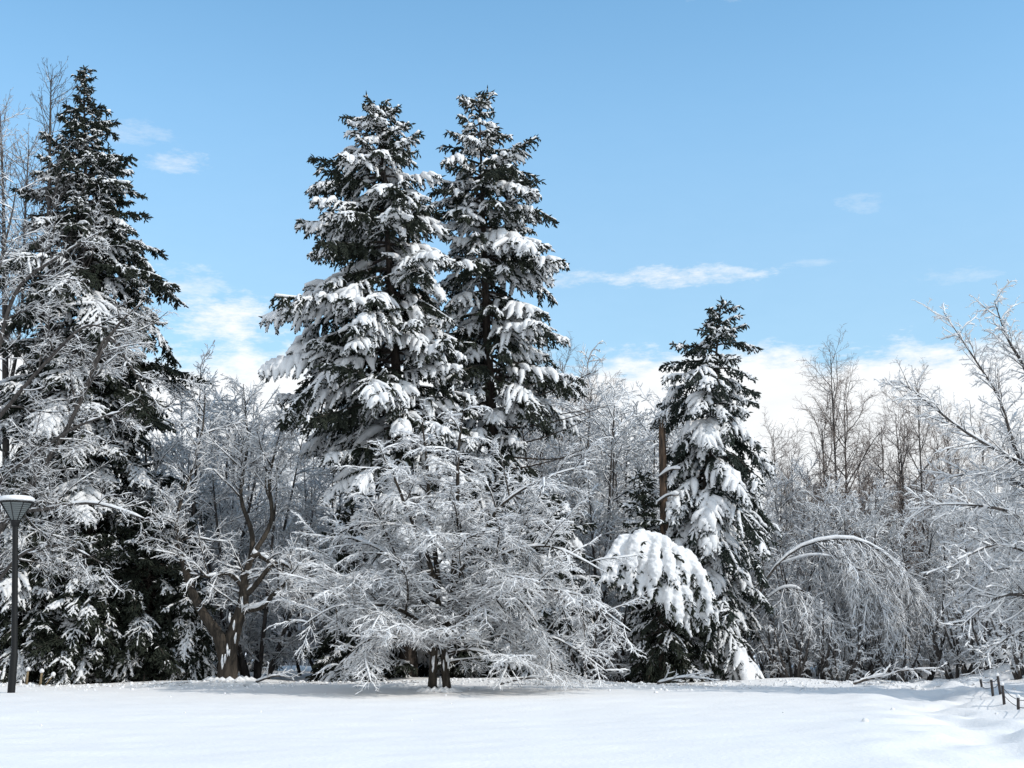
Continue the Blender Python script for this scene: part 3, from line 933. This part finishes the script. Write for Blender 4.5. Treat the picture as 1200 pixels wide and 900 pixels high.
l2 = on_ground(8, 46)
YZ = 46.0
stems = [stem([l2, W(6, 400, YZ), W(4, 240, YZ), W(0, 130, YZ)], [0.16, 0.11, 0.06, 0.01], 16),
         stem([W(6, 480, YZ), W(24, 380, YZ), W(30, 240, YZ), W(34, 170, YZ)], [0.08, 0.06, 0.04, 0.01], 16)]
bare_tree('larch_tree', 'leafless reddish-twigged larch cut by the left edge of the photo', 'tree', l2, stems,
          [dict(n=5, t0=0.2, t1=0.98, ang=1.0, flat=0.0, abs=3.2, fall=0.7, droop=0.4, wig=0.2, r=0.009, S=8, len=.5, up=.15),
           dict(n=5.5, t0=0.1, t1=1.0, ang=0.7, flat=0.3, len=0.35, fall=0.5, lmax=0.9, droop=0.2, wig=0.25, r=0.01, S=4),
           dict(n=6.0, t0=0.1, t1=1.0, ang=0.6, flat=0.3, len=0.5, fall=0.3, lmin=0.12, lmax=0.3, droop=0.0, wig=0.25, r=0.014, S=2)],
          77, snow=(0.02, 0.018, 0.010, 0.006), bark='bark', twig='twig_red', patch=0.3, min_r=0.006)

# ================================================================ the arched birch at the right
YR = 44.4
rb = on_ground(880, YR)
stems = [stem([W(878, 720, YR), W(905, 668, YR), W(945, 638, YR), W(1000, 632, YR), W(1045, 655, YR), W(1080, 700, YR + .2), W(1102, 780, YR + .3)], [0.055, 0.052, 0.046, 0.042, 0.036, 0.026, 0.008], 16),
         stem([rb - [0, 0, .1], W(862, 780, YR), W(864, 750, YR), W(878, 720, YR)], [0.15, 0.14, 0.12, 0.11], 16),
         stem([W(915, 660, YR), W(960, 650, YR - .4), W(1010, 668, YR - .7), W(1050, 720, YR - .8), W(1062, 780, YR - .8)], [0.018, 0.016, 0.013, 0.009, 0.005], 16),
         stem([W(940, 640, YR), W(985, 640, YR + .6), W(1035, 660, YR + 1), W(1085, 720, YR + 1.2)], [0.018, 0.016, 0.013, 0.006], 16),
         stem([W(870, 730, YR), W(915, 690, YR - .4), W(950, 700, YR - .6), W(972, 752, YR - .7)], [0.03, 0.028, 0.022, 0.008], 16)]
bare_tree('arched_birch', 'birch bent over in a snow-covered arch, its twigs hanging down to the ground', 'tree', rb, stems,
          [dict(n=11, t0=0.35, t1=0.99, up=-1.1, ang=1.2, flat=0.5, abs=2.3, fall=0.2, droop=-1.6, wig=0.34, r=0.008, S=8, len=.5, gpow=1.0),
           dict(n=8.0, t0=0.1, t1=1.0, ang=0.7, flat=0.3, len=0.4, fall=0.5, lmax=0.9, droop=-0.9, wig=0.35, r=0.01, S=4),
           dict(n=8.0, t0=0.1, t1=1.0, ang=0.7, flat=0.3, len=0.5, fall=0.3, lmin=0.14, lmax=0.35, droop=-0.6, wig=0.35, r=0.014, S=2)],
          75, snow=(0.085, 0.032, 0.022, 0.016), bark='bark', patch=0.22, vmin=0.4, stem_snow=2.2)

# ================================================================ near tree at the right edge
YN = 34.0
nb_ = np.array([W(1275, 800, YN)[0], YN, 0.0])
nz = [nb_ - [0, 0, .2], W(1262, 700, YN), W(1250, 600, YN), W(1240, 540, YN), W(1236, 460, YN), W(1240, 400, YN)]
stems = [stem(nz, [0.22, 0.18, 0.15, 0.11, 0.06, 0.02], 16),
         stem([W(1245, 570, YN), W(1190, 540, YN - .3), W(1130, 505, YN - .5), W(1085, 470, YN - .6), W(1056, 448, YN - .7)], [0.065, 0.05, 0.036, 0.022, 0.007], 16),
         stem([W(1235, 560, YN), W(1196, 540, YN), W(1172, 470, YN - .1), W(1145, 425, YN - .2), W(1105, 365, YN - .3)], [0.06, 0.05, 0.036, 0.024, 0.007], 16),
         stem([W(1222, 480, YN), W(1200, 430, YN + .3), W(1180, 395, YN + .4), W(1165, 352, YN + .5)], [0.06, 0.045, 0.03, 0.008], 16),
         stem([W(1250, 640, YN), W(1200, 605, YN - .6), W(1140, 592, YN - .9), W(1080, 592, YN - 1.0)], [0.055, 0.042, 0.03, 0.008], 16),
         stem([W(1255, 690, YN), W(1210, 650, YN - .5), W(1160, 640, YN - .9), W(1115, 665, YN - 1.1)], [0.05, 0.038, 0.028, 0.008], 16),
         stem([W(1260, 720, YN), W(1215, 700, YN - .5), W(1170, 700, YN - .8), W(1125, 735, YN - .9)], [0.06, 0.05, 0.035, 0.01], 16),
         stem([W(1245, 620, YN), W(1200, 570, YN + .7), W(1150, 555, YN + 1.2), W(1110, 560, YN + 1.5)], [0.06, 0.05, 0.035, 0.01], 16),
         stem([W(1262, 660, YN), W(1212, 628, YN + .6), W(1165, 625, YN + 1.0), W(1120, 640, YN + 1.2)], [0.05, 0.04, 0.03, 0.01], 16),
         stem([W(1262, 710, YN), W(1215, 672, YN + .6), W(1165, 668, YN + 1.0), W(1130, 700, YN + 1.2)], [0.05, 0.04, 0.03, 0.01], 16),
         stem([W(1262, 740, YN), W(1220, 735, YN - .5), W(1185, 745, YN - .8), W(1150, 770, YN - .9)], [0.05, 0.04, 0.03, 0.01], 16)]
bare_tree('leafless_tree', 'near leafless tree reaching in from the right edge with bluish snow-lined limbs', 'tree', nb_, stems,
          [dict(n=8.0, t0=0.12, t1=0.98, ang=0.75, flat=0.35, abs=1.3, fall=0.45, droop=0.05, wig=0.28, r=0.013, S=6, len=.5),
           dict(n=7.0, t0=0.1, t1=1.0, ang=0.8, flat=0.4, len=0.45, fall=0.5, lmax=0.7, droop=-0.1, wig=0.3, r=0.012, S=3),
           dict(n=12.0, t0=0.1, t1=1.0, ang=0.7, flat=0.4, len=0.5, fall=0.3, lmin=0.1, lmax=0.25, droop=-0.1, wig=0.38, r=0.010, S=3)],
          76, snow=(0.065, 0.036, 0.021, 0.012), bark='bark', patch=0.15, min_r=0.003)


# ================================================================ thickets behind: a few kinds, copied
def shrubby(seed, H, spread, nst, name, label, group, snow, twig='twig', dens=1.0, droop=0.1, upright=False, patch=0.1):
    rng = np.random.default_rng(seed)
    base = np.zeros(3)
    stems = []
    for i in range(nst):
        a = i * 2 * pi / nst + rng.uniform(-0.4, 0.4)
        rr = spread * rng.uniform(0.4, 1.0)
        topp = np.array([cos(a) * rr, sin(a) * rr, H * rng.uniform(0.75, 1.0)])
        b_ = np.array([cos(a) * 0.25, sin(a) * 0.25, -0.1])
        mid = (topp + b_) / 2 + np.array([cos(a), sin(a), 0]) * (0.02 if upright else 0.1) * H * 0.3
        stems.append(resample([b_, mid, topp], [0.07, 0.045, 0.008], 12))
    return bare_tree(name, label, 'tree', base, stems,
                     [dict(n=3.0 * dens, t0=0.1, t1=0.98, ang=0.6 if upright else 0.85, flat=0.0, abs=H * 0.26, fall=0.45, droop=droop + (0.4 if upright else 0), wig=0.28, r=0.011, S=6, len=.5),
                      dict(n=7.5 * dens, t0=0.1, t1=1.0, ang=0.7, flat=0.2, len=0.45, fall=0.5, lmax=0.9, droop=droop, wig=0.3, r=0.011, S=4),
                      dict(n=12.5 * dens, t0=0.1, t1=1.0, ang=0.75, flat=0.2, len=0.5, fall=0.3, lmin=0.12, lmax=0.32, droop=droop * .5, wig=0.3, r=0.014, S=2)],
                     seed, snow=snow, twig=twig, group=group, patch=patch, vmin=0.3)


protos = [shrubby(201, 7.5, 2.6, 6, 'leafless_tree', 'x', 'g', (0.045, 0.032, 0.023, 0.0165)),
          shrubby(202, 8.0, 2.2, 5, 'leafless_tree', 'x', 'g', (0.045, 0.031, 0.022, 0.016), droop=-0.1),
          shrubby(203, 6.0, 2.8, 7, 'leafless_tree', 'x', 'g', (0.045, 0.032, 0.023, 0.0165), droop=-0.4),
          shrubby(204, 10.5, 0.9, 3, 'slender_tree', 'x', 'g', (0.01, 0.008, 0.004, 0.0), upright=True, patch=0.5, twig='twig_red', dens=1.0),
          shrubby(205, 2.6, 1.7, 8, 'snowy_shrub', 'x', 'g', (0.035, 0.03, 0.025, 0.02), droop=-0.5)]
used = [False] * len(protos)


def place(k, px, Y, s, rz, label, group):
    b = on_ground(px, Y)
    if not used[k]:
        o = protos[k]
        o.location = b
        o.rotation_euler = (0, 0, rz)
        o.scale = (s, s, s)
        o['label'] = label
        o['group'] = group
        used[k] = True
        return o
    return copy_tree(protos[k], b, rz, s, label, group)


# (kind, px, Y, height wanted in px above y=800 -> scale)
rr_ = np.random.default_rng(99)
PH = [7.7, 8.2, 6.3, 10.6, 2.7]


def thicket(rows, label, group):
    for (k, px, Y, ytop) in rows:
        Ht = W(px, ytop, Y)[2]
        place(k, px, Y, Ht / PH[k], rr_.uniform(0, 6.28), label, group)


thicket([(0, 215, 47, 440), (1, 262, 50, 432), (2, 300, 46, 520), (0, 325, 67, 500), (1, 392, 47, 530), (0, 240, 55, 470), (2, 352, 68, 520), (0, 340, 72, 480), (1, 405, 54, 500), (2, 200, 52, 520)],
        'leafless snow-laden tree in the thicket between the dark spruce and the tall pair', 'thicket left of the tall pair')
thicket([(1, 640, 52, 430), (0, 690, 49, 450), (1, 735, 52, 445), (2, 715, 46, 540), (2, 665, 47, 580), (0, 745, 57, 460), (0, 600, 56, 480), (1, 775, 56, 450)],
        'leafless snow-laden tree in the thicket between the tall pair and the drooping spruce', 'thicket right of the tall pair')
thicket([(0, 925, 50, 560), (2, 955, 47, 600), (1, 1000, 50, 560), (0, 1050, 51, 570), (2, 1100, 48, 620), (1, 1140, 50, 600), (0, 1185, 47, 590), (2, 1020, 45, 660),
         (0, 905, 56, 540), (1, 970, 57, 545), (0, 1035, 58, 555), (1, 1090, 57, 560), (0, 1160, 58, 570), (2, 1215, 52, 560), (2, 1150, 44, 680), (2, 1200, 43, 660)],
        'leafless snow-laden tree in the thicket at the right', 'thicket at the right')
thicket([(3, 990, 53, 420)], 'tallest slender bare tree in the right thicket, against the white clouds', 'slender trees at the right')
thicket([(3, 1080, 54, 462)], 'slender reddish bare tree behind the tips of the near right tree', 'slender trees at the right')
thicket([(3, 1130, 60, 490), (3, 1035, 58, 500), (3, 930, 58, 500), (3, 1180, 62, 500)], 'shorter slender bare tree standing in the right thicket', 'slender trees at the right')
thicket([(3, 645, 58, 420), (3, 618, 60, 430), (3, 700, 62, 440)], 'slender bare tree behind the dead limbs of the tall fir', 'slender trees behind the tall pair')
thicket([(4, 392, 44, 740), (4, 450, 44, 745), (4, 640, 42.5, 720), (4, 690, 42.0, 700), (4, 735, 43, 710), (4, 590, 44, 740), (4, 665, 44, 690), (4, 712, 44, 690), (4, 620, 43, 745)],
        'low snowy shrub at the foot of the tall pair', 'snowy shrubs at the edge of the field')
thicket([(4, 930, 43, 720), (4, 985, 42.5, 735), (4, 1030, 44, 720), (4, 1120, 43, 710), (4, 1165, 41, 720), (4, 1200, 39, 715), (4, 1080, 45, 700), (4, 905, 44, 715), (4, 960, 43.5, 705), (4, 1008, 43.5, 725), (4, 1055, 43, 735), (4, 1142, 42.5, 700), (4, 1182, 41.5, 705)],
        'low snowy shrub along the edge of the right thicket', 'snowy shrubs under the right thicket')
thicket([(4, -10, 43, 720), (4, 70, 43, 735), (4, 140, 44, 740)], 'low snowy shrub under the dark trees at the left', 'snowy shrubs at the left')
# far row that closes the view under the crowns
for i in range(26):
    x = -160 + i * 60 + rr_.uniform(-15, 15)
    place([0, 1, 2][i % 3], x, 70 + rr_.uniform(-4, 8), 0.95 + rr_.uniform(-0.1, 0.15), rr_.uniform(0, 6.28),
          'far leafless tree in the snowy row behind the thickets', 'far row of trees')

# ================================================================ lamp post
pb = G(13, 812)
YP = pb[1]
root = thing('street_lamp', 'black park lamp post with a snow-capped inverted-cone head', 'street lamp', pb)
topz = W(18, 610, YP)
a = Acc()
tubes(a, np.array([pb - [0, 0, .2], pb + [0.01, 0, 1.0], pb + [0.01, 0, 1.05], [topz[0], YP, topz[2]]]), np.array([0.10, 0.098, 0.082, 0.075]), 20)
a.build('pole', M['black_metal'], root, pb)
hz0, hz1 = W(18, 612, YP)[2], W(18, 590, YP)[2]
cx = topz[0]
a = Acc()
lathe = lambda prof, k, acc: tubes(acc, np.array([[cx, YP, z] for (r, z) in prof]), np.array([r for (r, z) in prof]), k)
lathe([(0.001, hz0 - .1), (0.10, hz0 - .1), (0.13, hz0 + .0), (0.13, hz0 + .06), (0.001, hz0 + .06)], 16, a)
a.build('collar', M['black_metal'], root, pb, smooth=False)
a = Acc()
lathe([(0.001, hz0 + .05), (0.12, hz0 + .05), (0.42, hz1), (0.001, hz1)], 8, a)
shade = a.build('lamp_shade', M['glass'], root, pb, smooth=False)
a = Acc()
for i in range(8):
    an = i * pi / 4
    dv = np.array([cos(an), sin(an), 0])
    tubes(a, np.array([np.array([cx, YP, hz0 + .05]) + dv * 0.125, np.array([cx, YP, hz1]) + dv * 0.43]), np.array([0.012, 0.012]), 5)
for q in range(1, 9):
    f = q / 9
    r = 0.12 + 0.30 * f
    ring = np.array([[cx + cos(t) * (r + .006), YP + sin(t) * (r + .006), hz0 + .05 + (hz1 - hz0 - .05) * f] for t in np.linspace(0, 2 * pi, 9)])
    tubes(a, ring, np.full(9, 0.006), 4)
a.build('rib', M['black_metal'], shade, pb, smooth=False)
a = Acc()
lathe([(0.001, hz1 + .002), (0.45, hz1 + .002), (0.46, hz1 + .02), (0.45, hz1 + .045), (0.001, hz1 + .045)], 24, a)
cap_o = a.build('cap', M['black_metal'], root, pb, smooth=False)
a = Acc()
lathe([(0.001, hz1 + .05), (0.43, hz1 + .05), (0.47, hz1 + .09), (0.455, hz1 + .15), (0.38, hz1 + .195), (0.22, hz1 + .215), (0.001, hz1 + .22)], 28, a)
a.build('snow_cap', M['snow_tree'], cap_o, pb)

# ================================================================ stakes, low fence, shed, fallen branches
rs = np.random.default_rng(8)
for i, (x, y0, y1, lean, lb_) in enumerate([(31, 801, 786, 0.02, 'upright wooden stake with a snow knob, left of the three stakes'),
                                             (47, 800, 788, 0.03, 'middle snow-capped wooden stake behind the lamp post'),
                                             (51, 800, 792, 0.28, 'thin leaning stake with a snow knob, right of the other two')]):
    Yk = 40.0
    b = on_ground(x, Yk)
    t_ = W(x, y1, Yk) + [lean, 0, 0]
    t_[0] = b[0] + lean
    root = thing('stake', lb_, 'stake', b, 'garden stakes')
    a = Acc()
    tubes(a, np.array([b - [0, 0, .1], (b + t_) / 2, t_]), np.array([0.04, 0.036, 0.034]) * (0.5 if i == 2 else 1), 7, caps=True)
    a.build('post', M['stake'], root, b)
    a = Acc()
    tubes(a, np.array([t_ - [0, 0, .01], t_ + [0, 0, .03], t_ + [0, 0, .08], t_ + [0, 0, .12]]), np.array([0.05, 0.075, 0.065, 0.02]), 10, caps=True)
    a.build('snow_cap', M['snow_tree'], root, b)

fence = [(1151, 806, 798), (1164, 816, 802), (1173, 818, 804), (1177, 824, 806), (1193, 830, 816), (1212, 840, 824)]
tops = []
fb0 = G(1164, 818)
froot = thing('low_fence', 'low dark post fence with thin wires beside the trodden path at the right', 'fence', fb0)
for i, (x, y0, y1) in enumerate(fence):
    b = G(x, y0)
    b[2] = float(ground_h(np.array([b[0]]), np.array([b[1]]))[0]) - 0.05
    h = (0.40 + 0.05 * rs.uniform()) if i not in (0, 4) else 0.26
    t_ = b + [rs.normal(0, .02), 0, h + .05]
    tops.append(t_)
    a = Acc()
    tubes(a, np.array([b - [0, 0, .1], (b + t_) / 2, t_]), np.array([0.034, 0.033, 0.031]), 9, caps=True)
    po = a.build('post', M['post'], froot, fb0)
    a = Acc()
    tubes(a, np.array([t_ - [0, 0, .005], t_ + [0, 0, .02], t_ + [0, 0, .05], t_ + [0, 0, .07]]), np.array([0.036, 0.05, 0.042, 0.015]), 10, caps=True)
    a.build('snow_cap', M['snow_tree'], po, fb0)
a = Acc()
for q in (0.05, 0.2):
    for i in range(len(tops) - 1):
        p, r = tops[i] - [0, 0, q], tops[i + 1] - [0, 0, q]
        mid = (p + r) / 2 - [0, 0, .04]
        P_, _ = resample([p, mid, r], [1, 1, 1], 8)
        tubes(a, P_, np.full(9, 0.008), 5)
a.build('wire', M['post'], froot, fb0)


# shed seen in the gap
def box(acc, lo, hi):
    x0, y0, z0 = lo
    x1, y1, z1 = hi
    v = [(x0, y0, z0), (x1, y0, z0), (x1, y1, z0), (x0, y1, z0), (x0, y0, z1), (x1, y0, z1), (x1, y1, z1), (x0, y1, z1)]
    acc.add(v, [(0, 3, 2, 1), (4, 5, 6, 7), (0, 1, 5, 4), (1, 2, 6, 5), (2, 3, 7, 6), (3, 0, 4, 7)])


YS = 63
s0, s1 = W(318, 780, YS), W(398, 700, YS)
sb = np.array([(s0[0] + s1[0]) / 2, YS, 0])
root = thing('garden_shed', 'grey-blue boarded shed glimpsed through the gap right of the gnarled tree', 'shed', sb)
a = Acc()
box(a, (s0[0], YS, -0.2), (s1[0], YS + 3, s1[2] - 0.3))
a.build('wall', M['shed_dark'], root, sb, smooth=False)
a = Acc()
nbd = 16
for i in range(nbd):
    xx = s0[0] + (s1[0] - s0[0]) * i / nbd
    box(a, (xx + .02, YS - .03, 0.0), (xx + (s1[0] - s0[0]) / nbd - .02, YS - .003, s1[2] - .35))
a.build('boards', M['shed'], root, sb, smooth=False)
a = Acc()
for z in (0.45, 1.2, 2.0):
    box(a, (s0[0] - .02, YS - .07, z), (s1[0] + .02, YS - .033, z + .07))
a.build('rail', M['shed_dark'], root, sb, smooth=False)
a = Acc()
box(a, (s0[0] - .3, YS - .3, s1[2] - .296), (s1[0] + .3, YS + 3.3, s1[2] - .2))
a.build('roof', M['shed_dark'], root, sb, smooth=False)
a = Acc()
box(a, (s0[0] - .32, YS - .33, s1[2] - .197), (s1[0] + .32, YS + 3.33, s1[2] - .02))
a.build('snow_cover', M['snow_tree'], root, sb, smooth=False)

# slanting dead poles in the gap
for i, (xa, ya, xb, yb) in enumerate([(325, 700, 372, 770), (330, 715, 352, 775)]):
    p, q = W(xa, ya, 49), W(xb, yb, 48.5)
    q[2] = -0.05
    q[0] = W(xb, 790, 48.5)[0]
    root = thing('leaning_stem', ['longer bare dark stem leaning across the gap before the shed', 'shorter bare dark stem leaning before the shed'][i], 'tree trunk', q, 'leaning stems')
    a = Acc()
    P_, R_ = resample([q, (p + q) / 2 + [0.05, 0, .05], p], [0.07, 0.05, 0.03], 8)
    tubes(a, P_, R_, 7)
    a.build('trunk', M['bark_dark'], root, q)
    a = Acc()
    snow_on(a, P_[None], R_[None], np.array([0.05]), rs, 5, 0.1, vmin=0.2)
    a.build('snow_cover', M['snow_tree'], root, q)

# fallen snowy branches lying at the edge of the field
for i, (x, y, ln, az_, lb_) in enumerate([(585, 800, 1.9, -0.15, 'fallen snow-coated branch lying right of the layered tree trunk'),
                                          (1000, 786, 2.6, 0.35, 'snow-buried fallen branch at the foot of the arched birch'),
                                          (770, 800, 1.6, 0.1, 'curved snowy twig lying below the bowed conifer'),
                                          (300, 800, 1.2, 0.2, 'small fallen twigs in the snow right of the gnarled trunk')]):
    Yk = 38.5 + i * 0.4
    b = on_ground(x, Yk)
    b[2] += 0.06
    e = b + np.array([cos(az_) * ln, -0.3, 0.45 if i == 1 else 0.12])
    st_ = resample([b, (b + e) / 2 + [0, 0, .12], e], [0.04, 0.03, 0.01], 12)
    bare_tree('fallen_branch', lb_, 'branch', b, [st_],
              [dict(n=6, t0=0.1, t1=1, ang=0.7, flat=0.7, abs=0.8, fall=0.5, droop=0.0, wig=0.3, r=0.012, S=5, len=.5),
               dict(n=7, t0=0.1, t1=1, ang=0.7, flat=0.6, len=0.5, fall=0.4, lmax=0.4, droop=0.0, wig=0.3, r=0.012, S=3)],
              300 + i, snow=(0.05, 0.035, 0.025, 0.02), patch=0.1)

# crumbs and clumps of snow fallen from the boughs, with bits of twig
rc = np.random.default_rng(61)
a = Acc()
nC = 1400
cx_ = rc.uniform(-18, 17, nC)
cy_ = EDGE - 0.6 - np.abs(rc.normal(0, 1.6, nC))
k_ = rc.uniform(0, 1, nC) < 0.03
cy_[k_] = rc.uniform(22, 40, k_.sum())
cz_ = ground_h(cx_, cy_)
r_c = 0.02 + 0.05 * rc.uniform(0, 1, nC) ** 3
P0 = np.stack([cx_, cy_, cz_], -1)
dv = nrm(rc.normal(0, 1, (nC, 3)) * [1, 1, 0.15])
Pc = np.stack([P0 - dv * r_c[:, None] * 0.8, P0 + [0, 0, 0.005], P0 + dv * r_c[:, None] * 0.8], 1)
tubes(a, Pc, np.stack([r_c * 0.6, r_c, r_c * 0.6], 1), 6, caps=True)
tag(a.build('snow_crumbs', M['snow_tree']), kind='stuff')
a = Acc()
nT = 260
tx_ = rc.uniform(-18, 17, nT)
ty_ = EDGE - 0.4 - np.abs(rc.normal(0, 1.5, nT))
P0 = np.stack([tx_, ty_, ground_h(tx_, ty_) + 0.008], -1)
dv = nrm(rc.normal(0, 1, (nT, 3)) * [1, 1, 0.12])
ln = rc.uniform(0.05, 0.25, nT)[:, None]
tubes(a, np.stack([P0 - dv * ln / 2, P0 + [0, 0, 0.01], P0 + dv * ln / 2], 1), np.tile([0.006, 0.006, 0.003], (nT, 1)), 4)
tag(a.build('fallen_twigs', M['bark_dark']), kind='stuff')
